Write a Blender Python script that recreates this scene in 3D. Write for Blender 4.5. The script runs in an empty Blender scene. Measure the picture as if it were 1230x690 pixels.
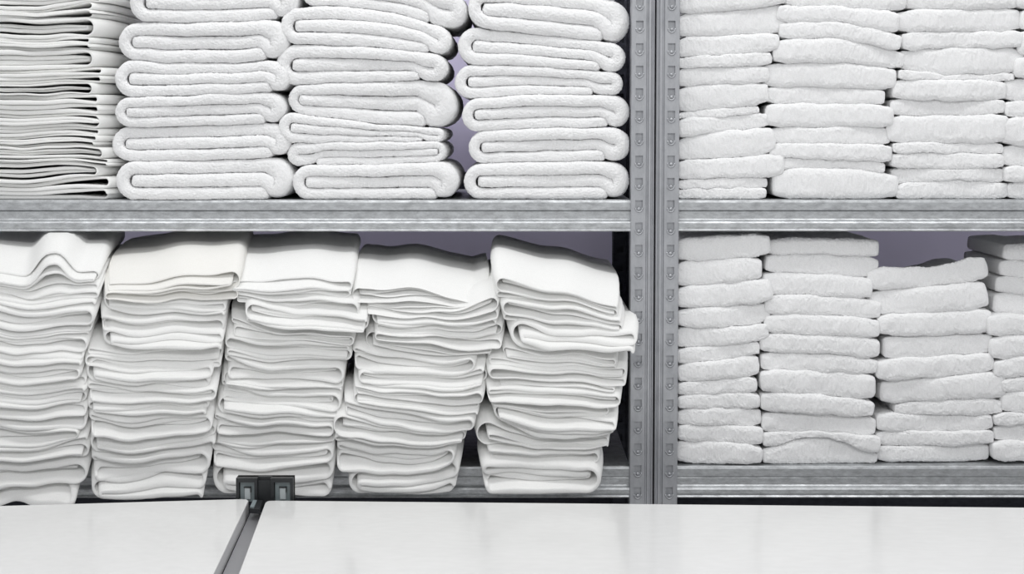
import bpy, bmesh, math, random
from mathutils import Vector, noise
C = bpy.context.scene.collection
rnd = random.Random(7)

# ------------------------------------------------------------------ camera
F_PX, TILT, PPX, PPY = 1867.0, math.radians(3.158), 615.0, 253.0
CAM = Vector((0.0, -2.8, 1.5))
def ray(px, py):
    xc, yc = (px-PPX)/F_PX, -(py-PPY)/F_PX
    return Vector((xc, math.cos(TILT)+yc*math.sin(TILT), -math.sin(TILT)+yc*math.cos(TILT)))
def atY(px, py, Y):
    d = ray(px, py); t = (Y-CAM.y)/d.y
    return CAM+d*t
def atZ(px, py, Z):
    d = ray(px, py); t = (Z-CAM.z)/d.z
    return CAM+d*t
def X(px, Y=0.0, py=300): return atY(px, py, Y).x
def Z(py, Y=0.0): return atY(615, py, Y).z

cd = bpy.data.cameras.new('camera'); cam = bpy.data.objects.new('camera', cd); C.objects.link(cam)
cam.location = CAM; cam.rotation_euler = (math.radians(90)-TILT, 0, 0)
cd.sensor_width = 36; cd.lens = F_PX/1230*36; cd.shift_y = (PPY-345)/1230; cd.clip_start = .05
bpy.context.scene.camera = cam

# ------------------------------------------------------------------ materials
def nodes(name):
    m = bpy.data.materials.new(name); m.use_nodes = True
    nt = m.node_tree; b = nt.nodes['Principled BSDF']
    return m, nt, b
def N(nt, t, **kw):
    n = nt.nodes.new(t)
    for k, v in kw.items(): n.inputs[k].default_value = v
    return n
def ramp(nt, fac, a, b, p0=0., p1=1.):
    r = nt.nodes.new('ShaderNodeValToRGB'); r.color_ramp.elements[0].color = (*a, 1); r.color_ramp.elements[1].color = (*b, 1)
    r.color_ramp.elements[0].position = p0; r.color_ramp.elements[1].position = p1
    nt.links.new(fac, r.inputs[0]); return r.outputs[0]
def cloth(name, c0, c1, grain, bump, bdist, coarse):
    m, nt, b = nodes(name)
    tc = nt.nodes.new('ShaderNodeTexCoord')
    n1 = N(nt, 'ShaderNodeTexNoise', Scale=grain, Detail=3., Roughness=.7); nt.links.new(tc.outputs['Object'], n1.inputs['Vector'])
    n2 = N(nt, 'ShaderNodeTexNoise', Scale=coarse, Detail=3.); nt.links.new(tc.outputs['Object'], n2.inputs['Vector'])
    nt.links.new(ramp(nt, n1.outputs['Fac'], c0, c1, .3, .6), b.inputs['Base Color'])
    ad = nt.nodes.new('ShaderNodeMath'); ad.operation = 'MULTIPLY_ADD'; ad.inputs[1].default_value = 1.6
    nt.links.new(n2.outputs['Fac'], ad.inputs[0]); nt.links.new(n1.outputs['Fac'], ad.inputs[2])
    bp = N(nt, 'ShaderNodeBump', Strength=bump, Distance=bdist); nt.links.new(ad.outputs[0], bp.inputs['Height'])
    nt.links.new(bp.outputs[0], b.inputs['Normal'])
    b.inputs['Roughness'].default_value = 1.; b.inputs['Specular IOR Level'].default_value = .08
    return m
M = {}
M['terry'] = cloth('white_terry', (.86,.86,.86), (.94,.94,.94), 420, .4, .002, 90)
b_ = M['terry'].node_tree.nodes['Principled BSDF']; b_.inputs['Subsurface Weight'].default_value = .5; b_.inputs['Subsurface Radius'].default_value = (1, 1, 1); b_.inputs['Subsurface Scale'].default_value = .004
M['thin'] = cloth('white_cotton', (.86,.86,.84), (.92,.92,.905), 700, .35, .0008, 120)
M['ivory'] = cloth('ivory_cotton', (.86,.85,.80), (.91,.90,.87), 700, .35, .0008, 120)
def metal(name, c0, c1, rough, met=.85, scale=(45, 45, 110)):
    m, nt, b = nodes(name)
    tc = nt.nodes.new('ShaderNodeTexCoord'); mp = nt.nodes.new('ShaderNodeMapping'); mp.inputs['Scale'].default_value = scale
    nt.links.new(tc.outputs['Object'], mp.inputs[0])
    n1 = N(nt, 'ShaderNodeTexNoise', Scale=1., Detail=6., Roughness=.75); nt.links.new(mp.outputs[0], n1.inputs['Vector'])
    nt.links.new(ramp(nt, n1.outputs['Fac'], c0, c1, .35, .65), b.inputs['Base Color'])
    nt.links.new(ramp(nt, n1.outputs['Fac'], (rough+.1,)*3, (rough-.06,)*3, .3, .7), b.inputs['Roughness'])
    bp = N(nt, 'ShaderNodeBump', Strength=.12, Distance=.0006); nt.links.new(n1.outputs['Fac'], bp.inputs['Height']); nt.links.new(bp.outputs[0], b.inputs['Normal'])
    b.inputs['Metallic'].default_value = met
    return m
M['galv'] = metal('galvanised_steel', (.40,.41,.42), (.66,.68,.69), .42)
M['post'] = metal('galvanised_post', (.42,.43,.45), (.52,.53,.55), .45, .8, (60, 60, 25))
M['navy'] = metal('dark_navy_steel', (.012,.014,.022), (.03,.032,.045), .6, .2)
def plain(name, c, rough, met=0., bump=0.):
    m, nt, b = nodes(name)
    n1 = N(nt, 'ShaderNodeTexNoise', Scale=60., Detail=4.)
    nt.links.new(ramp(nt, n1.outputs['Fac'], tuple(v*.94 for v in c), tuple(min(1, v*1.05) for v in c)), b.inputs['Base Color'])
    b.inputs['Roughness'].default_value = rough; b.inputs['Metallic'].default_value = met
    return m
M['wall'] = plain('lavender_wall_paint', (.74,.70,.88), .8)
M['floor'] = plain('grey_vinyl_floor', (.42,.42,.42), .5)
M['table'] = plain('glossy_white_laminate', (.71,.71,.70), .14)
M['edge'] = plain('pale_grey_edge_band', (.62,.62,.62), .35)
M['alu'] = plain('grey_aluminium', (.42,.42,.44), .38, .8)
M['black'] = plain('black_plastic', (.018,.02,.022), .35)
M['grey'] = plain('grey_green_plastic', (.22,.26,.27), .3)
M['pale'] = plain('pale_clip_plastic', (.45,.49,.50), .3)

# ------------------------------------------------------------------ mesh helpers
def mesh_obj(name, verts, faces, mat, parent=None, smooth=True, origin=None):
    if origin is None: origin = Vector((0, 0, 0))
    me = bpy.data.meshes.new(name)
    me.from_pydata([tuple(Vector(v)-origin) for v in verts], [], faces)
    me.materials.append(mat)
    if smooth: me.shade_smooth()
    me.update()
    bm = bmesh.new(); bm.from_mesh(me); bmesh.ops.recalc_face_normals(bm, faces=bm.faces); bm.to_mesh(me); bm.free()
    o = bpy.data.objects.new(name, me); C.objects.link(o)
    o.location = origin
    if parent:
        base = Vector((0, 0, 0)); q = parent
        while q: base += q.location; q = q.parent
        o.parent = parent; o.location = origin-base
    return o
def tag(o, label, cat, group=None):
    o['label'] = label; o['category'] = cat
    if group: o['group'] = group
    return o
def empty(name, loc):
    o = bpy.data.objects.new(name, None); C.objects.link(o); o.location = loc; o.empty_display_size = .05; return o
def box(V, Fc, x0, x1, y0, y1, z0, z1):
    b = len(V)
    V += [(x0,y0,z0),(x1,y0,z0),(x1,y1,z0),(x0,y1,z0),(x0,y0,z1),(x1,y0,z1),(x1,y1,z1),(x0,y1,z1)]
    Fc += [tuple(b+i for i in f) for f in ((0,3,2,1),(4,5,6,7),(0,1,5,4),(1,2,6,5),(2,3,7,6),(3,0,4,7))]
def bevel(o, w, seg=2):
    md = o.modifiers.new('bevel', 'BEVEL'); md.width = w; md.segments = seg; md.limit_method = 'ANGLE'
    return o

# ------------------------------------------------------------------ folded cloth
XPOST = atY(756.2, 300, -.011).x; XPOST2 = atY(816.2, 300, -.011).x
UNDER = Z(240)-.0590
ROWS_BACK = (.006, .015, .03, .055, .09, .15, .26)
def sheet(pts, ht, yf, Y0, depth, noser, nnose, lift, flare, shelf_z, npow=1., skew=0., fluff=0., seed=0., xl=0, xr=1, endpow=1.):
    """pts: (x,y) in photo pixels on the plane Y0, swept back; ht: half thickness in pixels per point; yf: front offset per point (m)"""
    n = len(pts); P = [Vector((p[0], p[1])) for p in pts]
    nr = []
    for i in range(n):
        t = P[min(i+1, n-1)]-P[max(i-1, 0)]
        if t.length < 1e-6: t = Vector((1, 0))
        t.normalize(); nr.append(Vector((-t.y, t.x)))
    K = 5
    def ring(s):
        L = []
        for i in range(n): L.append((P[i]+nr[i]*ht[i]*s, i))
        e = P[-1]; nn = nr[-1]; tt = Vector((nn.y, -nn.x))
        for k in range(1, K):
            a = math.pi*k/K; c_, s_ = math.cos(a), math.sin(a)
            L.append((e+(nn*math.copysign(abs(c_)**endpow, c_)+tt*(abs(s_)**endpow))*ht[-1]*s, n-1))
        for i in range(n-1, -1, -1): L.append((P[i]-nr[i]*ht[i]*s, i))
        e = P[0]; nn = -nr[0]; tt = Vector((nn.y, -nn.x))
        for k in range(1, K):
            a = math.pi*k/K; c_, s_ = math.cos(a), math.sin(a)
            L.append((e+(nn*math.copysign(abs(c_)**endpow, c_)+tt*(abs(s_)**endpow))*ht[0]*s, 0))
        return L
    mpp = (Y0-CAM.y)/F_PX
    V = []; Fc = []
    R = []
    for k in range(nnose):
        a = math.radians(8+82*k/(nnose-1)); R.append((math.sin(a)**npow, 1-math.cos(a), 0.))
    for e in ROWS_BACK: R.append((1., 1., e))
    R.append((1., 1., depth)); 
    L0 = None
    for (s, rr, ext) in R:
        L = ring(s)
        if L0 is None: L0 = len(L)
        for (p, i) in L:
            r = ht[i]*mpp*noser
            Y = Y0+yf[i]+r*rr+ext
            g = 1-math.exp(-max(0, r*rr+ext)/.03)
            u = min(1, max(0, (p.x-xl)/(xr-xl)))
            px = p.x+flare[1]*u**4*g-flare[0]*(1-u)**4*g
            w = atY(px, p.y, Y0)
            z = w.z
            tt_ = max(0., Y-Y0)
            z += lift(p.x, p.y, tt_)
            x = w.x-skew*max(0., Y-Y0)
            if fluff:
                q = Vector((x*1., Y, z))
                nv = noise.noise_vector(q*260)*fluff*.55+noise.noise_vector(q*110+Vector((seed, 0, 0)))*fluff + noise.noise_vector(q*32+Vector((0, seed, 0)))*fluff*1.7
                x += nv.x*.8; Y += nv.y; z += nv.z*.8
            if Y > -.028: z = max(z, shelf_z+.0006)
            if Y > -.022 and shelf_z < 1.1: z = min(z, UNDER)
            if px < 800: x = min(x, XPOST+.030*min(1, max(0, (-.024-Y)/.032)))
            else: x = max(x, XPOST2)
            V.append((x, Y, z))
    nl = L0; nrw = len(R)
    for j in range(nrw-1):
        for i in range(nl):
            i2 = (i+1) % nl
            Fc.append((j*nl+i, j*nl+i2, (j+1)*nl+i2, (j+1)*nl+i))
    for j in (0, nrw-1):
        b = j*nl
        inner = lambda i: b+n+(K-1)+(n-1-i)
        for i in range(n-1): Fc.append((b+i, b+i+1, inner(i+1), inner(i)))
        Fc.append(tuple([b+n-1]+[b+n+k for k in range(K-1)]+[inner(n-1)]))
        Fc.append(tuple([inner(0)]+[b+2*n+K-1+k for k in range(K-1)]+[b]))
    return V, Fc

class Bound:
    def __init__(s, xl, xr, L, Mi, R, amp=1.2, prev=None, bump=None):
        s.xl, s.xr, s.L, s.M, s.R = xl, xr, L, Mi, R
        s.w = [(rnd.uniform(1.2, 4.5), rnd.uniform(0, 6.28), rnd.uniform(.2, 1)*amp) for _ in range(3)]
        s.bump = bump; s.base = []
        if prev is not None:
            s.base = [(k, ph+rnd.uniform(-.55, .55), A+(rnd.uniform(1.4, 3.2)-A)*.35) for k, ph, A in prev] or [(rnd.uniform(.8, 1.3), rnd.uniform(0, 6.28), 2.2), (rnd.uniform(1.6, 2.2), rnd.uniform(0, 6.28), 1.8)]
    def __call__(s, x):
        u = min(1.03, max(-.03, (x-s.xl)/(s.xr-s.xl)))
        a = 2*s.L-4*s.M+2*s.R; b = -3*s.L+4*s.M-s.R
        # soften the parabola into an arc flattened at its ends
        q = s.L+(s.R-s.L)*u
        dev = s.M-(s.L+s.R)/2
        q += dev*math.sin(math.pi*min(1, max(0, u)))**1.4
        q += sum(A*math.sin(k*2*math.pi*u+ph) for k, ph, A in s.base)*.62*(1 if not s.bump else .4)
        if s.bump: q -= s.bump[2]*math.exp(-abs((x-s.bump[0])/s.bump[1])**3)
        return q+sum(A*math.sin(k*2*math.pi*u+ph) for k, ph, A in s.w)*.55
class Flat:
    def __init__(s, y): s.y = y
    def __call__(s, x): return s.y

def base_path(kind, xl, xr, bot, top, pad, flip, ins):
    """list of (x, v) points; v = 0 bottom .. 1 top"""
    def mir(x): return xl+xr-x if flip else x
    H = lambda x: max(3., bot(x)-top(x))
    out = []
    def run(xa, xb, v):
        k = max(6, int(abs(xb-xa)/5))
        for i in range(k+1): out.append((xa+(xb-xa)*i/k, v))
    def loop(side, va, vb, asp=1.):
        # side +1: right end, -1: left end (before mirroring)
        xe = xr if side > 0 else xl
        rx = H(mir(xe-side*8))*abs(vb-va)/2*asp
        xc = xe-side*(pad+rx); vc = (va+vb)/2; dv = (va-vb)/2
        K = 12
        for i in range(1, K): 
            a = math.pi*i/K; out.append((xc+side*rx*math.sin(a), vc+dv*math.cos(a)))
        return xc
    def xcen(side, va, vb, asp=1.):
        xe = xr if side > 0 else xl
        rx = H(mir(xe-side*8))*abs(vb-va)/2*asp
        return xe-side*(pad+rx)
    if kind == 'G':      # middle layer free, loop right to top, big wrap left to bottom
        E = ins
        def w(x): t = min(1, max(0, (x-(xr-E-10))/20)); return t*t*(3-2*t)
        rx = H(mir(xr-8))*.25; a = xr-H(mir(xr-8))*.25-rx; a = max(a, xr-E+2)
        bq = xcen(-1, 1/6, 5/6)
        x0 = bq+H(mir(bq))*(1/6-.12)
        n1 = int((a-x0)/4)
        for i in range(n1+1):
            x = x0+(a-x0)*i/n1; out.append((x, .5-.25*w(x)))
        for i in range(1, 12):
            t = math.pi*i/12; out.append((a+rx*math.sin(t), .5-.25*math.cos(t)))
        n1 = int((a-bq)/4)
        for i in range(n1+1):
            x = a+(bq-a)*i/n1; out.append((x, 5/6-(5/6-.75)*w(x)))
        loop(-1, 5/6, 1/6); run(bq, xr-E-H(mir(xr-E))*.16, 1/6)
    elif kind == 'U':
        a = xcen(-1, .75, .25)
        run(xr-pad-ins, a, .25); loop(-1, .25, .75); run(a, xr-pad, .75)
    elif kind == 'Z':
        v1, v2, v3 = 5/6, .5, 1/6
        a = xcen(-1, v1, v2); b = xcen(1, v2, v3)
        run(xr-pad-ins, a, v1); loop(-1, v1, v2); run(a, b, v2); loop(1, v2, v3); run(b, xl+pad+ins*.6, v3)
    elif kind == 'I':
        run(xl+pad, xr-pad, .5)
    pts = [(mir(x), v) for x, v in out]
    return pts

def double(pts, dfun, K=9):
    P = [Vector(p) for p in pts]; n = len(P); A = []; B = []
    nrm = []
    for i in range(n):
        t = P[min(i+1, n-1)]-P[max(i-1, 0)]; t.normalize(); nrm.append(Vector((-t.y, t.x)))
    for i in range(n):
        d = dfun(P[i].x); A.append(P[i]+nrm[i]*d); B.append(P[i]-nrm[i]*d)
    e = P[-1]; nn = nrm[-1]; tt = Vector((nn.y, -nn.x)); d = dfun(e.x)
    cap = [e+nn*d*math.cos(math.pi*k/K)+tt*d*math.sin(math.pi*k/K) for k in range(1, K)]
    e = P[0]; nn = nrm[0]; tt = Vector((-nn.y, nn.x)); d = dfun(e.x)
    cap0 = [e-nn*d*math.cos(math.pi*k/K)+tt*d*math.sin(math.pi*k/K) for k in range(1, K)]
    h = len(cap0)//2
    if tt.dot(P[1]-P[0]) > 0: cap0 = [e-nn*d*math.cos(math.pi*k/K)-tt*d*math.sin(math.pi*k/K) for k in range(1, K)]
    return cap0[h:]+A+cap+B[::-1]+cap0[:h]

TEX1 = bpy.data.textures.new('pile', 'CLOUDS'); TEX1.noise_scale = .0024; TEX1.noise_depth = 1
TEX2 = bpy.data.textures.new('clumps', 'CLOUDS'); TEX2.noise_scale = .018; TEX2.noise_depth = 2
def towel(name, kind, xl, xr, bot, top, Y0, drb, drt, flare, depth, mat, shelf_z, flip=False, seed=0., E=20., dome=0., skew=0.):
    H = lambda x: max(3., bot(x)-top(x))
    ex = lambda t: 1-math.exp(-(t/.026)**1.3)
    ex2 = lambda t: 1-math.exp(-(t/.042)**1.5)
    def lift(x, y, t):
        v = min(1, max(0, (bot(x)-y)/H(x)))
        if getattr(top, 'bump', None): v *= 1-.55*math.exp(-abs((x-top.bump[0])/top.bump[1])**3)
        if dome: return drb*ex(t)*(1-v)+v*(drt*ex2(t)+dome*min(1, t/.22)**.8*(.75+.25*math.sin((x-xl)/(xr-xl)*3.1)))
        return (drb+(drt-drb)*v)*ex(t)
    xs = [xl+(xr-xl)*i/20 for i in range(21)]
    Hm = min(H(x) for x in xs[2:-2])
    fluff = 0.
    if kind == 'F':
        k = max(24, int((xr-xl)/2)); he = H((xl+xr)/2)*.5
        pts = []; ht = []
        pl = min(.5*H(xl+4), 11)*.75; pr = min(.5*H(xr-4), 11)*.75
        for i in range(k+1):
            u = i/k
            x = xl+pl+(xr-pr-xl-pl)*u
            h = H(x)*.5*1.02
            edge = min(1, min(u, 1-u)*k/5+.0)
            h *= .90+.10*math.sqrt(max(0, 1-(1-edge)**2))
            pts.append((x, (bot(x)+top(x))/2)); ht.append(h)
        ph = rnd.uniform(0, 6)
        yf = [.004*math.sin(ph+i/k*4) for i in range(k+1)]
        V, Fc = sheet(pts, ht, yf, Y0, depth, .36, 9, lift, flare, shelf_z, npow=.55, fluff=.0008, seed=seed, xl=xl, xr=xr, endpow=.38)
    elif kind in ('G', 'Z'):
        path = base_path(kind, xl, xr, bot, top, Hm/6*.97, flip, E)
        pts = [(x, bot(x)-v*H(x)) for x, v in path]
        def wt(x):
            x = xl+xr-x if flip else x
            t = min(1, max(0, (x-(xr-E-10))/20)); return t*t*(3-2*t)
        ph = rnd.uniform(0, 6)
        ht = [H(x)*((1/6+(1/12)*wt(x)) if v > .2 or kind != 'G' else 1/6)*(.985+.03*math.sin(ph+i*.13)) for i, (x, v) in enumerate(path)]
        if kind == 'G':
            q = max(1, len(ht)//60)
            e = ht[-1]
        n = len(pts); ph = rnd.uniform(0, 6)
        yf = [.004*math.sin(ph+i/n*9) for i in range(n)]
        V, Fc = sheet(pts, ht, yf, Y0, depth, .8, 6, lift, flare, shelf_z, npow=.85, fluff=.0007, seed=seed, xl=xl, xr=xr, endpow=.6)
    else:
        if kind == 'A': kind = 'Q' if Hm < 23 else 'S'
        if kind == 'Q': m, k, bk = 4, 2, 'U'
        elif kind == 'S': m, k, bk = 6, 3, 'Z'
        elif kind == 'O': m, k, bk = 2, 1, 'I'
        h = min(.88*Hm/(2*m), 5.)
        def hx(x):
            u = (x-xl)/(xr-xl); return min(.96*H(x)/(2*m), h*1.25)*(1-.45*math.exp(-(max(0, 1-u)/.16)**2)-.45*math.exp(-(max(0, u)/.16)**2))
        gm = lambda x: H(x)/(2*k)
        pad = gm(xr if not flip else xl)*.9
        path = base_path(bk, xl, xr, bot, top, pad, flip, rnd.uniform(0, 4))
        pts = [(x, bot(x)-v*H(x)) for x, v in path]
        pts = double(pts, lambda x: max(hx(x)*1.02, min(gm(x)-hx(x)*1.04, hx(x)+1.4+5*math.exp(-(max(0, 1-(x-xl)/(xr-xl))/.13)**2)+5*math.exp(-(max(0, (x-xl)/(xr-xl))/.13)**2))))
        # resample finely enough, drop near-duplicates
        q = [pts[0]]
        for p in pts[1:]:
            if (p-q[-1]).length > .7: q.append(p)
        pts = [(p.x, p.y) for p in q]; n = len(pts)
        ht = [hx(p[0]) for p in pts]; ph = rnd.uniform(0, 6); ph2 = rnd.uniform(0, 6)
        yf = [.0035*math.sin(ph+i/n*11)+.002*math.sin(ph2+i/n*31) for i in range(n)]
        for i in range(n):
            t = min(1, max(0, (i/n-.42)/.16)); yf[i] += .009*t*t*(3-2*t)
        V, Fc = sheet(pts, ht, yf, Y0, depth, .8, 6, lift, flare, shelf_z, npow=.6, skew=skew, fluff=.00025, seed=seed, xl=xl, xr=xr)
    sub = 1 if kind == 'F' else 2 if kind in ('G', 'Z') else 0
    org = Vector((sum(v[0] for v in V)/len(V), Y0+.1, min(v[2] for v in V)))
    o = mesh_obj(name, V, Fc, mat, origin=org)
    if sub:
        md = o.modifiers.new('subdivision', 'SUBSURF'); md.levels = 0; md.render_levels = sub
        for tx, st in ((TEX1, .0030), (TEX2, .0018)):
            md = o.modifiers.new('pile', 'DISPLACE'); md.texture = tx; md.texture_coords = 'LOCAL'; md.strength = st; md.mid_level = .5; md.show_viewport = False
    return o

ORD = ['lowest', 'second from bottom', 'third from bottom', 'fourth from bottom', 'fifth from bottom', 'sixth from bottom',
       'seventh from bottom', 'eighth from bottom', 'ninth from bottom', 'tenth from bottom', 'eleventh from bottom',
       'twelfth from bottom', 'thirteenth from bottom', 'fourteenth from bottom', 'fifteenth from bottom']
UP_Z = Z(240); LO_Z = Z(560)          # shelf surfaces at Y = 0
def stack(rows, kind, Y0, base_px, shelf_z, ovh, dr0, dr1, flare, where, desc, cat, group, mat, topped=False, Er=(22, 48), skew=0., name='folded_towel', depth=.36, alt=True, flips=None):
    bot = Flat(base_px); n = len(rows); base_dr = (shelf_z+.0005-Z(base_px, Y0)) if ovh else 0.; drb = base_dr
    for i, r in enumerate(rows):
        xl, xr, L, Mi, R = r[:5]; opt = r[5] if len(r) > 5 else {}
        top = Bound(xl, xr, L, Mi, R, opt.get('amp', 1.2 if kind != 'A' else .8), (getattr(bot, 'base', []) if kind == 'A' else None), opt.get('bump'))
        if opt.get('skip_bound'): pass
        drt = (base_dr+(min(base_dr, .036)-base_dr)*i/n) if base_dr else 0.
        istop = bool(i == n-1 and base_dr)
        if istop: drt = dr1
        drt = opt.get('dr', drt)
        k = opt.get('k', kind); fl = opt.get('flip', (i % 2 == 1) if alt else False)
        y0 = Y0+opt.get('y', rnd.uniform(-.004, .006))
        yo = opt.get('y', 0)
        m = opt.get('m', mat)
        o = towel(name, k, xl, xr, bot, top, y0, drb, drt, flare, opt.get('dep', depth)-(y0-Y0), m, shelf_z, fl, seed=rnd.uniform(0, 50), skew=skew, dome=(.030 if xl < 350 else .010 if xl < 500 else .004) if istop else 0., E=opt.get('E', rnd.uniform(*Er)))
        pos = ORD[i] if not (topped and i == n-1) else 'topmost'
        d = opt.get('d', desc)
        tag(o, '%s, %s %s' % (d, pos, where), cat, group)
        bot = top; drb = drt

# ---- upper shelf, left unit --------------------------------------------------------------
fl = (0, 14)
stack([(-60,132,217,220,211), (-60,118,200,195,199), (-60,128,186,190,191), (-60,122,175,177,176), (-60,116,163,164,161),
       (-60,120,133,138,137), (-60,118,111,115,113), (-60,108,104,102,98), (-60,122,88,85,80), (-60,114,58,61,60),
       (-60,108,42,47,44), (-60,112,25,23,21), (-60,110,11,13,2), (-60,122,-22,-20,-22)],
      'A', 0.0, 240, UP_Z, 0, 0, 0, (0, 22), 'of thin-cloth stack, upper shelf left', 'thin white towel folded flat', 'towel', 'thin folded towels at the upper left', M['thin'], flips=None)
stack([(139,340,194,193,189), (134,340,153,151,148), (138,341,118,114,110), (138,338,72,76,73), (141,340,27,27,23),
       (156,349,-22,-20,-22), (150,342,-62,-62,-62)],
      'G', -.004, 241, UP_Z, 0, 0, 0, (0, 4), 'of upper stack right of the thin cloths', 'plump white bath towel', 'towel', 'plump bath towels on the upper shelf', M['terry'], alt=False, Er=(12, 24))
stack([(351,547,199,198,194), (344,535,172,171,170,{'k':'G','flip':True}), (338,533,134,147,155,{'k':'G'}), (346,548,103,98,97), (334,536,53,56,66),
       (338,541,8,10,33), (362,560,-32,-26,-6), (350,552,-70,-66,-60)],
      'G', -.002, 240, UP_Z, 0, 0, 0, (0, 3), 'of upper stack left of lavender gap', 'plump white bath towel', 'towel', 'plump bath towels on the upper shelf', M['terry'], alt=False)
stack([(557,757,197,195,193), (563,757,158,154,154), (555,757,119,114,115), (548,748,78,80,88), (552,751,31,42,53),
       (562,757,-14,-10,2), (552,750,-50,-50,-48)],
      'G', 0.002, 240, UP_Z, 0, 0, 0, (0, 2), 'of upper stack right of lavender gap', 'plump white bath towel', 'towel', 'plump bath towels on the upper shelf', M['terry'], alt=False)
# ---- upper shelf, right unit --------------------------------------------------------------
stack([(815,919,227,226,226), (815,921,216,214,213), (815,938,193,190,184), (815,925,166,158,153), (815,923,142,140,135), (815,911,136,131,126),
       (815,920,104,101,99), (815,923,82,80,79), (815,926,69,66,62), (815,935,45,42,40), (815,949,17,12,4), (815,943,-14,-14,-16), (815,938,-50,-50,-50)],
      'F', .012, 239, UP_Z, 0, 0, 0, (0, 0), 'of upper stack against the right post', 'fluffy white hand towel', 'towel', 'fluffy towels on the upper shelf', M['terry'], alt=False)
stack([(936,1075,203,203,208), (929,1062,190,191,195), (926,1070,172,173,174), (927,1069,154,152,153), (925,1070,124,125,126), (920,1062,104,105,107),
       (921,1074,76,75,81), (933,1085,47,47,62), (938,1082,26,27,42), (936,1077,6,8,14), (944,1084,-20,-20,-18), (940,1080,-55,-55,-55)],
      'F', .010, 239, UP_Z, 0, 0, 0, (0, 0), 'of second upper stack from right post', 'fluffy white hand towel', 'towel', 'fluffy towels on the upper shelf', M['terry'], alt=False)
stack([(1077,1211,222,216,220), (1072,1206,202,203,202), (1072,1205,184,184,185), (1073,1205,171,172,173), (1072,1206,139,139,137), (1071,1206,119,121,120),
       (1074,1209,96,96,97), (1080,1218,83,90,88), (1083,1226,60,57,58), (1085,1228,38,38,37), (1080,1224,12,11,10), (1093,1230,-20,-20,-20), (1085,1226,-55,-55,-55)],
      'F', .014, 239, UP_Z, 0, 0, 0, (0, 0), 'of third upper stack from right post', 'fluffy white hand towel', 'towel', 'fluffy towels on the upper shelf', M['terry'], alt=False)
stack([(1213,1345,219,218,219), (1208,1345,200,201,200), (1207,1340,175,175,176), (1208,1342,141,140,141), (1208,1344,121,121,120), (1211,1340,94,94,95),
       (1222,1350,68,68,70), (1229,1350,36,37,36), (1230,1350,11,12,12), (1227,1350,-20,-20,-20), (1232,1350,-55,-55,-55)],
      'F', .012, 239, UP_Z, 0, 0, 0, (0, 0), 'of upper stack cut by right photo edge', 'fluffy white hand towel', 'towel', 'fluffy towels on the upper shelf', M['terry'], alt=False)
# ---- lower shelf, left unit: thin cloths hanging over the front --------------------------------
OV = .09
LG = 'thin folded towels overhanging the lower shelf'
W = 'thin white folded towel'
stack([(-12,90,592,584,588,{'k':'O','amp':.3,'d':'hollow looped white towel'}), (-60,103,566,562,557,{'k':'Q'}), (-60,106,545,538,526,{'k':'S'}), (-60,98,517,515,518,{'k':'Q'}), (-60,103,502,504,503,{'k':'O'}), (-60,103,477,477,475,{'k':'S'}),
       (-60,103,462,461,457), (-60,98,442,443,443), (-60,100,422,424,424), (-60,104,406,409,406), (-60,110,391,397,390), (-60,115,362,374,370),
       (-60,118,346,358,352), (-60,118,326,336,330,{'k':'S','bump':(62,21,30),'d':'smooth topped white towel with a raised fold'})],
      'A', -OV, 611, LO_Z, OV, .034, .040, (0, 10), 'of lower stack at left photo edge', W, 'towel', LG, M['thin'], skew=0.16, topped=True)
stack([(108,247,580,578,568,{'k':'Q','flip':False}), (110,253,547,549,538,{'k':'Q','flip':True}), (109,259,525,530,516,{'k':'Q','flip':False}), (107,256,502,505,500,{'k':'Q','flip':True}), (105,251,484,486,481,{'k':'Q'}),
       (105,260,466,471,465), (104,255,440,449,441), (103,267,420,428,424,{'k':'S'}), (125,268,398,404,401), (122,269,380,385,380),
       (125,271,360,367,363), (127,284,348,338,327,{'k':'S','m':M['ivory'],'flip':True,'d':'smooth topped ivory edged towel'})],
      'A', -OV, 608, LO_Z, OV, .030, .038, (6, 6), 'of second lower stack from left edge', W, 'towel', LG, M['thin'], skew=0.12, topped=True)
stack([(254,401,562,567,553,{'k':'Q'}), (254,401,538,545,536,{'k':'Q'}), (256,402,522,526,524,{'k':'Q'}), (258,402,502,508,510), (263,406,482,490,494,{'k':'Q'}), (266,408,463,474,471),
       (268,412,455,461,460), (270,414,428,441,437), (271,422,404,411,414,{'k':'S'}), (278,426,389,401,403), (296,442,366,379,382,{'k':'S','y':-.012,'flip':False,'d':'bulging rolled white towel'}),
       (284,429,354,359,362), (273,423,343,341,339,{'k':'Q','d':'smooth topped white towel'})],
      'A', -OV+.008, 602, LO_Z, OV, .026, .038, (3, 6), 'of lower stack behind the black bracket', W, 'towel', LG, M['thin'], skew=0.08, topped=True)
stack([(416,552,567,572,556,{'k':'Q'}), (405,548,538,543,540,{'k':'Q'}), (404,559,499,516,520,{'k':'S','flip':False}), (414,569,486,496,504,{'k':'Q'}), (424,575,477,485,489), (426,578,467,472,472),
       (430,585,446,452,444,{'k':'S'}), (424,572,420,432,430), (442,590,406,416,421), (451,601,396,399,395,{'flip':True,'k':'S'}), (446,598,378,385,374),
       (442,595,372,377,357), (427,582,346,348,368,{'k':'S','flip':False,'d':'smooth topped white towel'})],
      'A', -OV+.004, 600, LO_Z, OV, .022, .044, (3, 8), 'of lower stack left of leaning stack', W, 'towel', LG, M['thin'], skew=0.04, topped=True)
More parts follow.
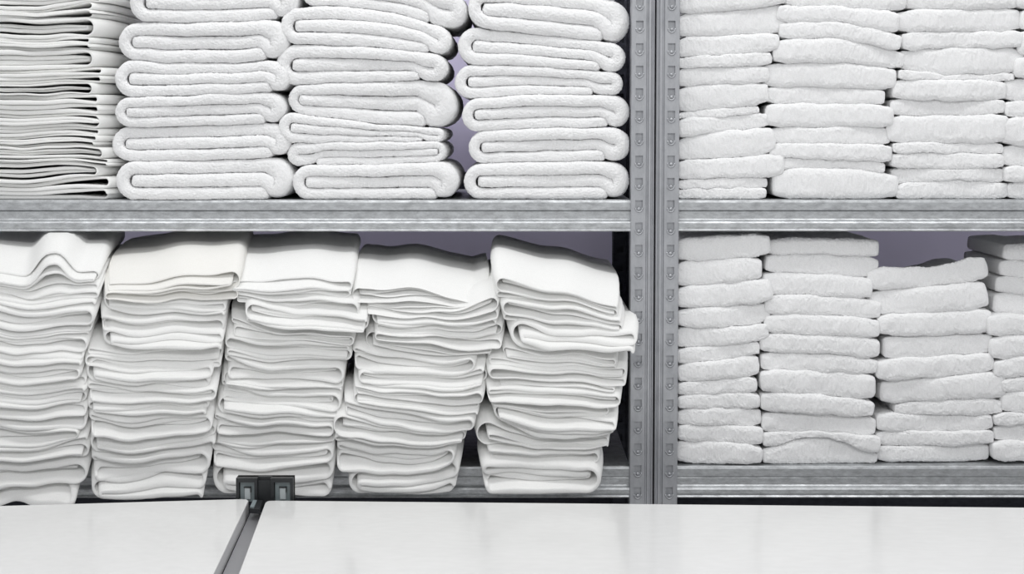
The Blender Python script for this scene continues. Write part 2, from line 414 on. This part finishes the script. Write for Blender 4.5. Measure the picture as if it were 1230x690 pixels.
stack([(580,721,557,561,557,{'k':'Q','flip':True}), (587,720,540,544,541,{'k':'Q'}), (577,731,503,532,526,{'k':'Q'}), (594,740,489,507,506,{'k':'Q','flip':False,'y':-.006,'d':'wide looped white towel'}), (588,731,482,488,490), (587,745,467,472,474,{'flip':True}),
       (597,738,453,460,463), (588,752,434,441,444,{'k':'S','flip':True}), (604,740,421,430,430), (615,765,388,402,401,{'k':'Q','flip':False,'y':-.008,'d':'bulging white towel touching the post'}), (605,748,361,369,384,{'k':'S'}),
       (598,742,332,350,367,{'k':'S','flip':False,'d':'smooth topped white towel'})],
      'A', -OV, 594, LO_Z, OV, .018, .046, (8, 6), 'of leaning lower stack beside left post', W, 'towel', LG, M['thin'], topped=True)
# ---- lower shelf, right unit ---------------------------------------------------------------
RG = 'fluffy towels on the lower shelf'
FD = 'fluffy white towel'
stack([(815,914,531,532,535), (815,915,511,512,513), (815,914,492,491,492), (815,912,475,474,473), (815,909,460,457,453), (815,909,437,434,427),
       (815,912,420,416,410), (815,922,394,394,389), (815,923,371,369,364), (815,923,346,341,334), (815,912,315,313,308), (815,922,287,283,281)],
      'F', .008, 558, LO_Z, 0, 0, 0, (0, 0), 'of lower stack against the right post', FD, 'towel', RG, M['terry'], topped=True, alt=False)
stack([(917,1054,539,526,546), (917,1057,519,520,525), (917,1051,495,498,503), (916,1050,471,475,483), (917,1047,445,447,450), (916,1054,425,425,432),
       (915,1055,401,403,407), (920,1056,378,379,384), (921,1058,354,356,361), (920,1046,328,330,334), (921,1054,307,307,311,{'y':.012}), (922,1055,287,286,288,{'y':.02})],
      'F', .010, 558, LO_Z, 0, 0, 0, (0, 0), 'of second lower stack from right post', FD, 'towel', RG, M['terry'], topped=True, alt=False)
stack([(1055,1188,536,536,534), (1054,1193,519,519,517), (1054,1192,497,499,498), (1076,1204,486,481,479), (1063,1203,458,454,446), (1055,1193,432,429,425),
       (1065,1193,404,404,401), (1057,1189,379,376,372), (1049,1181,349,345,338,{'dep':.2}), (1046,1181,321,318,303,{'dep':.16,'dr':-.03})],
      'F', .020, 555, LO_Z, 0, 0, 0, (0, 0), 'of short lower stack below open gap', FD, 'towel', RG, M['terry'], topped=True, alt=False)
stack([(1195,1335,531,531,531), (1196,1335,511,511,512), (1195,1335,497,497,497), (1206,1340,472,470,470), (1203,1340,455,450,450), (1196,1335,432,428,428),
       (1194,1335,405,402,402), (1190,1335,378,380,378), (1196,1330,352,358,352,{'y':.03,'dep':.2}), (1198,1330,332,336,334,{'y':.04,'dep':.2}), (1202,1330,312,316,312,{'y':.045,'dep':.2}), (1206,1330,292,294,292,{'y':.05,'dep':.2})],
      'F', .016, 555, LO_Z, 0, 0, 0, (0, 0), 'of lower stack cut by right photo edge', FD, 'towel', RG, M['terry'], topped=True, alt=False)

# ------------------------------------------------------------------ shelving
WALL_Y = .62; SHD = .46
def extrude_x(name, prof, x0, x1, mat, parent):
    n = len(prof); V = [(x0, y, z) for y, z in prof]+[(x1, y, z) for y, z in prof]
    Fc = [(i, (i+1) % n, n+(i+1) % n, n+i) for i in range(n)]+[tuple(range(n)), tuple(range(2*n-1, n-1, -1))]
    return mesh_obj(name, V, Fc, mat, parent, smooth=False)
def shelf(zt, x0, x1, parent):
    m = .001
    # pressed steel deck with turned-down lip
    prof = [(0, 0), (-.0020, -.0015), (-.0030, -.005), (-.0030, -.0185), (-.0012, -.0195), (-.0012, -.0175), (.0005, -.0175), (.0005, -.0025), (SHD-.002, -.0025), (SHD-.002, -.018), (SHD, -.018), (SHD, 0)]
    p = extrude_x('shelf_deck', [(y, zt+z) for y, z in prof], x0, x1, M['galv'], parent)
    prof = [(.0010, -.0200), (.0000, -.0220), (.0000, -.0345), (-.0015, -.0362), (-.0060, -.0392), (-.0078, -.0420), (-.0078, -.0490), (-.0064, -.0525),
            (-.0090, -.0550), (-.0080, -.0568), (.0040, -.0568), (.0060, -.0540), (.0060, -.0200)]
    b = extrude_x('front_beam', [(y, zt+z) for y, z in prof], x0, x1, M['galv'], parent)
    b2 = extrude_x('rear_beam', [(SHD+.012, zt+.036), (SHD+.012, zt-.05), (SHD+.002, zt-.05), (SHD+.002, zt+.036)], x0, x1, M['navy'], parent)
    return p
slot_y0, slot_y1 = Z(25.4), Z(584.0); PITCH = (slot_y0-slot_y1)/21
def post(name, xa, mirror, yfr, z0, z1, mat, parent, detail=True):
    """perforated angle post: face 30 mm wide with slots, then a ribbed flange 14 mm wide; xa = outer edge of face; mirror: flange to the left"""
    s = -1 if mirror else 1
    V = []; Fc = []
    mm = .001
    fx = lambda d: xa+s*d
    FW = .0268; sl, sr = .0080, .0212    # slot span across the face
    zs = [z0]
    slots = []
    z = slot_y0
    while z < z1-.04: z += PITCH
    while z > z0+.05:
        slots.append((z, z-.0145)); z -= PITCH
    slots.sort()
    def quad(a, b, c, d):
        k = len(V); V.extend([a, b, c, d]); Fc.append((k, k+1, k+2, k+3))
    y = yfr
    def rect(d0, d1, za, zb, ya=y, yb=y): quad((fx(d0), ya, za), (fx(d1), yb, za), (fx(d1), yb, zb), (fx(d0), ya, zb))
    rect(.0012, sl, z0, z1); rect(sr, FW, z0, z1)
    cur = z0
    for (zt_, zb_) in slots:
        rect(sl, sr, cur, zb_); cur = zt_
        # sunken tongue: deep at the top, almost flush at the bottom
        dt, db = .0065, .0060
        quad((fx(sl), y, zb_), (fx(sr), y, zb_), (fx(sr), y+db, zb_), (fx(sl), y+db, zb_))
        quad((fx(sl), y, zt_), (fx(sr), y, zt_), (fx(sr), y+dt, zt_), (fx(sl), y+dt, zt_))
        quad((fx(sl), y, zb_), (fx(sl), y, zt_), (fx(sl), y+dt, zt_), (fx(sl), y+db, zb_))
        quad((fx(sr), y, zb_), (fx(sr), y, zt_), (fx(sr), y+dt, zt_), (fx(sr), y+db, zb_))
        quad((fx(sl), y+db, zb_), (fx(sr), y+db, zb_), (fx(sr), y+dt, zt_), (fx(sl), y+dt, zt_))
    rect(sl, sr, cur, z1)
    # outline of the ribbed flange and the outer return, swept up the post
    prof = [(.0012, y), (0, y+.0012), (0, y+.035), (.0015, y+.035)]
    prof2 = [(FW, y), (FW+.0012, y+.0030), (FW+.0035, y+.0030), (FW+.0045, y+.0002), (FW+.0085, y+.0002), (FW+.0097, y+.0026), (FW+.0112, y+.0026), (FW+.0125, y), (FW+.0139, y),
             (FW+.0151, y+.0016), (FW+.0151, y+.045), (FW+.0137, y+.045), (FW+.0137, y+.006), (.0015, y+.0062), (.0015, y+.035)]
    for pr in (prof, prof2):
        for (a, b) in zip(pr, pr[1:]):
            quad((fx(a[0]), a[1], z0), (fx(b[0]), b[1], z0), (fx(b[0]), b[1], z1), (fx(a[0]), a[1], z1))
    for zz in (z0, z1):
        quad((fx(0), y, zz), (fx(FW+.0151), y, zz), (fx(FW+.0151), y+.045, zz), (fx(0), y+.045, zz))
    nflat = len(Fc)
    if detail:
        for (zt_, zb_) in slots:
            if zb_ < .75 or zt_ > 1.85: continue
            cx = fx((sl+sr)/2); cz = zb_+.0012; R, r = .0066, .0015
            A, B = 12, 6; b0 = len(V)
            for i in range(A+1):
                a = math.pi+math.pi*i/A
                for j in range(B):
                    t = 2*math.pi*j/B
                    V.append((cx+(R+r*math.cos(t))*math.cos(a), y-.0004+r*math.sin(t), cz+(R+r*math.cos(t))*math.sin(a)*1.15))
            for i in range(A):
                for j in range(B):
                    Fc.append((b0+i*B+j, b0+i*B+(j+1) % B, b0+(i+1)*B+(j+1) % B, b0+(i+1)*B+j))
            Fc.append(tuple(b0+j for j in range(B))); Fc.append(tuple(b0+A*B+j for j in range(B)))
            # round pressed boss below the slot
            b0 = len(V); n = 12
            for k, (rr, dy) in enumerate(((.0034, .0008), (.0030, -.0010), (.0016, -.0020))):
                for i in range(n):
                    a = 2*math.pi*i/n; V.append((cx+rr*math.cos(a), y+dy, cz-.0022+rr*math.sin(a)))
            V.append((cx, y-.0023, cz-.0022))
            for k in range(2):
                for i in range(n): Fc.append((b0+k*n+i, b0+k*n+(i+1) % n, b0+(k+1)*n+(i+1) % n, b0+(k+1)*n+i))
            for i in range(n): Fc.append((b0+2*n+i, b0+2*n+(i+1) % n, b0+3*n))
            Fc.append(tuple(b0+i for i in range(n)))
    o = mesh_obj(name, V, Fc, mat, parent, smooth=False)
    for i, p in enumerate(o.data.polygons): p.use_smooth = i >= nflat
    return o
FRONT = -.011
xcL = X(757.5, FRONT); xcR = X(815.2, FRONT)
PW = .0268+.0151
xl_end = X(-120); xr_end = X(1400)
uL = empty('shelving_unit', ((xl_end+xcL)/2, 0, 0)); uR = empty('shelving_unit', ((xr_end+xcR)/2, 0, 0))
tag(uL, 'galvanised steel shelving unit left of the seam between posts, lavender wall behind', 'shelving', 'galvanised shelving units')
tag(uR, 'galvanised steel shelving unit right of the seam between posts, holding fluffy towels', 'shelving', 'galvanised shelving units')
# world-coordinate meshes with parents at different places: mesh_obj handles the offset
for (u, xin, mir_in, xout) in ((uL, xcL, False, xl_end), (uR, xcR, True, xr_end)):
    xo = xout
    post('post', xin, mir_in, FRONT, 0, 2.2, M['post'], u)
    post('rear_post', xin+(.0 if not mir_in else 0), mir_in, SHD+.014, 0, 2.2, M['navy'], u, detail=False)
    post('post', xout, not mir_in, FRONT, 0, 2.2, M['post'], u, detail=False)
    post('rear_post', xout, not mir_in, SHD+.014, 0, 2.2, M['navy'], u, detail=False)
    a, b = sorted((xin+(.0 if mir_in else -.0), xout))
    for zt in (LO_Z, UP_Z, LO_Z-.48): shelf(zt, a, b, u)

# ------------------------------------------------------------------ work tables
corner = atY(320, 601.5, -.275); TZ = corner.z
def on(px, py): 
    p = atZ(px, py, TZ); return Vector((p.x, p.y))
def line_ext(a, b, t): return a+(b-a)*t
def table(name, poly, label, leg_pts):
    c = sum(poly, Vector((0, 0)))/len(poly)
    t = empty(name, (c.x, c.y, 0)); tag(t, label, 'table', 'white work tables')
    n = len(poly); th = .026
    V = [(p.x, p.y, TZ) for p in poly]+[(p.x, p.y, TZ-th) for p in poly]
    Fc = [tuple(range(n)), tuple(range(2*n-1, n-1, -1))]+[(i, (i+1) % n, n+(i+1) % n, n+i) for i in range(n)]
    o = mesh_obj('table_top', V, Fc, M['table'], t, smooth=False); bevel(o, .0015, 3)
    o.data.materials.append(M['edge'])
    for p in o.data.polygons:
        if abs(p.normal.z) < .5: p.material_index = 1
    V = []; Fc = []
    mn = [min(p[i] for p in leg_pts) for i in (0, 1)]; mx = [max(p[i] for p in leg_pts) for i in (0, 1)]
    for x0, x1, y0, y1 in ((mn[0], mx[0], mn[1]-.012, mn[1]+.012), (mn[0], mx[0], mx[1]-.012, mx[1]+.012), (mn[0]-.012, mn[0]+.012, mn[1], mx[1]), (mx[0]-.012, mx[0]+.012, mn[1], mx[1])):
        box(V, Fc, x0, x1, y0, y1, TZ-th-.05, TZ-th)
    mesh_obj('table_frame', V, Fc, M['alu'], t, smooth=False)
    for (x, y) in leg_pts:
        V = []; Fc = []; box(V, Fc, x-.02, x+.02, y-.02, y+.02, 0, TZ-th-.05)
        bevel(mesh_obj('leg', V, Fc, M['alu'], t, smooth=False), .003)
    return t
# left table: right edge and back edge from the photograph's lines
a0, a1 = on(299.5, 599.5), on(256.4, 690); b0 = on(0, 608)
backdir = (b0-a0).normalized(); sidedir = (a1-a0).normalized()
Lb = a0+backdir*1.05; 
r = .012
polyL = [a0+backdir*r, a0+backdir*r*.3+sidedir*r*.3, a0+sidedir*r, a0+sidedir*.75, a0+sidedir*.75+backdir*1.05, Lb]
table('work_table', polyL, 'glossy white work table at lower left, left of the grey rail', [(a0.x-.95, a0.y-.06), (a0.x-.12, a0.y-.06), (a0.x-.95, a0.y-.60), (a0.x-.30, a0.y-.60)])
c0, c1 = on(319.5, 601.5), on(286.5, 690); d0 = on(1230, 610)
bd = (d0-c0).normalized(); sd = (c1-c0).normalized(); r = .016
polyR = [c0+sd*r, c0+sd*r*.35+bd*r*.12, c0+bd*r*.35+sd*r*.12, c0+bd*r, c0+bd*1.6, c0+bd*1.6+sd*.75, c0+sd*.75]
table('work_table', polyR, 'long glossy white work table, right of the grey rail', [(c0.x+.1, c0.y-.10), (c0.x+1.45, c0.y-.12), (c0.x+.1, c0.y-.60), (c0.x+1.45, c0.y-.60)])
# rail in the gap
rl = empty('joining_rail', ((a0.x+c0.x)/2, a0.y-.3, TZ-.02))
tag(rl, 'grey aluminium rail running in the gap between the two white tables', 'rail')
V = []; Fc = []
g0a, g0b = a0+Vector((.001, -.0)), c0-Vector((.001, 0)); g1a, g1b = a0+sidedir*.75+Vector((.001, 0)), c0+sd*.75-Vector((.001, 0))
zr = TZ-.020
def prism(pa, zt, zb):
    b = len(V); n = len(pa)
    V.extend([(p.x, p.y, zt) for p in pa]+[(p.x, p.y, zb) for p in pa])
    Fc.extend([tuple(b+i for i in range(n)), tuple(b+i for i in range(2*n-1, n-1, -1))]+[(b+i, b+(i+1) % n, b+n+(i+1) % n, b+n+i) for i in range(n)])
lerp = lambda a, b, t: a+(b-a)*t
prism([lerp(g0a, g0b, .06), g0b, g1b, lerp(g1a, g1b, .06)], zr, zr-.012)
bevel(mesh_obj('rail_channel', V, Fc, M['alu'], rl, smooth=False), .0012)
V = []; Fc = []
prism([lerp(g0a, g0b, .0), lerp(g0a, g0b, .05), lerp(g1a, g1b, .05), lerp(g1a, g1b, .0)], zr-.007, zr-.014)
mesh_obj('seal_strip', V, Fc, M['black'], rl, smooth=False)

# black corner bracket
by = a0.y+.004
def BX(px): return atY(px, 590, by).x
def BZ(py): return atY(317, py, by).z
bt = empty('table_bracket', (BX(318), by, BZ(602)))
tag(bt, 'black plastic bracket with two square grey sockets at the end of the rail', 'bracket')
x0, x1 = BX(283.5), BX(352); zt, zb = BZ(575), BZ(604)
wl = (BX(287), BX(305.5)); wr = (BX(329), BX(348.5)); zw = BZ(580)
V = []; Fc = []
for (a, b_, c, d) in ((x0, wl[0], zb, zt), (wl[0], wl[1], zw, zt), (wl[1], BX(309), zb, zt), (BX(325), wr[0], zb, zt), (wr[0], wr[1], zw, zt), (wr[1], x1, zb, zt)):
    box(V, Fc, a, b_, by, by+.020, c, d)
box(V, Fc, x0, x1, by+.012, by+.024, zb, zt)
box(V, Fc, BX(309), BX(325), by+.006, by+.020, zb-.012, BZ(578.5))
mesh_obj('bracket_frame', V, Fc, M['black'], bt, smooth=False)
for (w, m_) in ((wl, 1), (wr, -1)):
    V = []; Fc = []
    box(V, Fc, w[0]+.001, w[1]-.001, by+.007, by+.013, zb, zw-.001)
    s = mesh_obj('socket', V, Fc, M['grey'], bt, smooth=False)
    V = []; Fc = []; wd = w[1]-w[0]
    box(V, Fc, w[0]+wd*.34, w[1]-wd*.28, by+.003, by+.007, zb+.004, zw-.010)
    bevel(mesh_obj('clip', V, Fc, M['pale'], s, smooth=False), .001)
    V = []; Fc = []
    box(V, Fc, w[0]+wd*.30, w[1]-wd*.24, by+.0015, by+.0045, zw-.0095, zw-.0075)
    box(V, Fc, w[1]-wd*.28, w[1]-wd*.22, by+.0015, by+.0045, zw-.017, zw-.0075)
    mesh_obj('hook', V, Fc, M['black'], s, smooth=False)
# tongue running down into the gap
V = []; Fc = []
p0 = lerp(a0, c0, .22); p1 = lerp(a0, c0, .78); q = sidedir*.055
prism([p0+Vector((0, .006)), p1+Vector((0, .006)), p1+sd*.055, p0+q], TZ-.002, TZ-.0095)
mesh_obj('bracket_tongue', V, Fc, M['black'], bt, smooth=False)
V = []; Fc = []
p0 = lerp(a0, c0, .25)+sidedir*.004; p1 = lerp(a0, c0, .48)+sidedir*.004
prism([p0, p1, p1+sidedir*.046, p0+sidedir*.046], TZ, TZ-.002)
mesh_obj('tongue_plate', V, Fc, M['grey'], bt, smooth=False)

# ------------------------------------------------------------------ room shell
def struct(name, V, Fc, mat):
    o = mesh_obj(name, V, Fc, mat, smooth=False); o['kind'] = 'structure'; return o
V = []; Fc = []; box(V, Fc, -3.2, 3.4, WALL_Y, WALL_Y+.1, 0, 3.0); struct('wall_back', V, Fc, M['wall'])
V = []; Fc = []; box(V, Fc, -3.2, 3.4, -4.5, WALL_Y+.1, -.1, 0); struct('floor', V, Fc, M['floor'])
V = []; Fc = []; box(V, Fc, -3.2, 3.4, WALL_Y-.012, WALL_Y, 0, 1.12); struct('shade_band_1', V, Fc, M['navy'])  # painted shade: near-black band added where the lower wall is only dim

# ------------------------------------------------------------------ light: ceiling panels + added wall light + bright room
def area(name, loc, sx, sy, power, rot=(0, 0, 0), col=(1, 1, 1)):
    l = bpy.data.lights.new(name, 'AREA'); l.shape = 'RECTANGLE'; l.size = sx; l.size_y = sy; l.energy = power; l.color = col
    o = bpy.data.objects.new(name, l); C.objects.link(o); o.location = loc; o.rotation_euler = rot; return o
area('overhead_light', (-.7, -.6, 2.95), 1.2, .3, 8.5)
area('overhead_light', (.9, -.6, 2.95), 1.2, .3, 8.5)
area('overhead_light', (0, .30, 2.95), 2.4, .2, 12)  # added light over the shelves' rear, only to brighten the lavender wall
area('overhead_light', (0, -2.9, 2.95), 2.4, .6, 34)
w = bpy.data.worlds.new('world'); bpy.context.scene.world = w; w.use_nodes = True
w.node_tree.nodes['Background'].inputs[0].default_value = (.97, .98, 1, 1); w.node_tree.nodes['Background'].inputs[1].default_value = .58
sc = bpy.context.scene
sc.view_settings.view_transform = 'Standard'; sc.view_settings.look = 'None'; sc.view_settings.gamma = 1; sc.view_settings.exposure = 0.07
sc.view_settings.use_curve_mapping = False
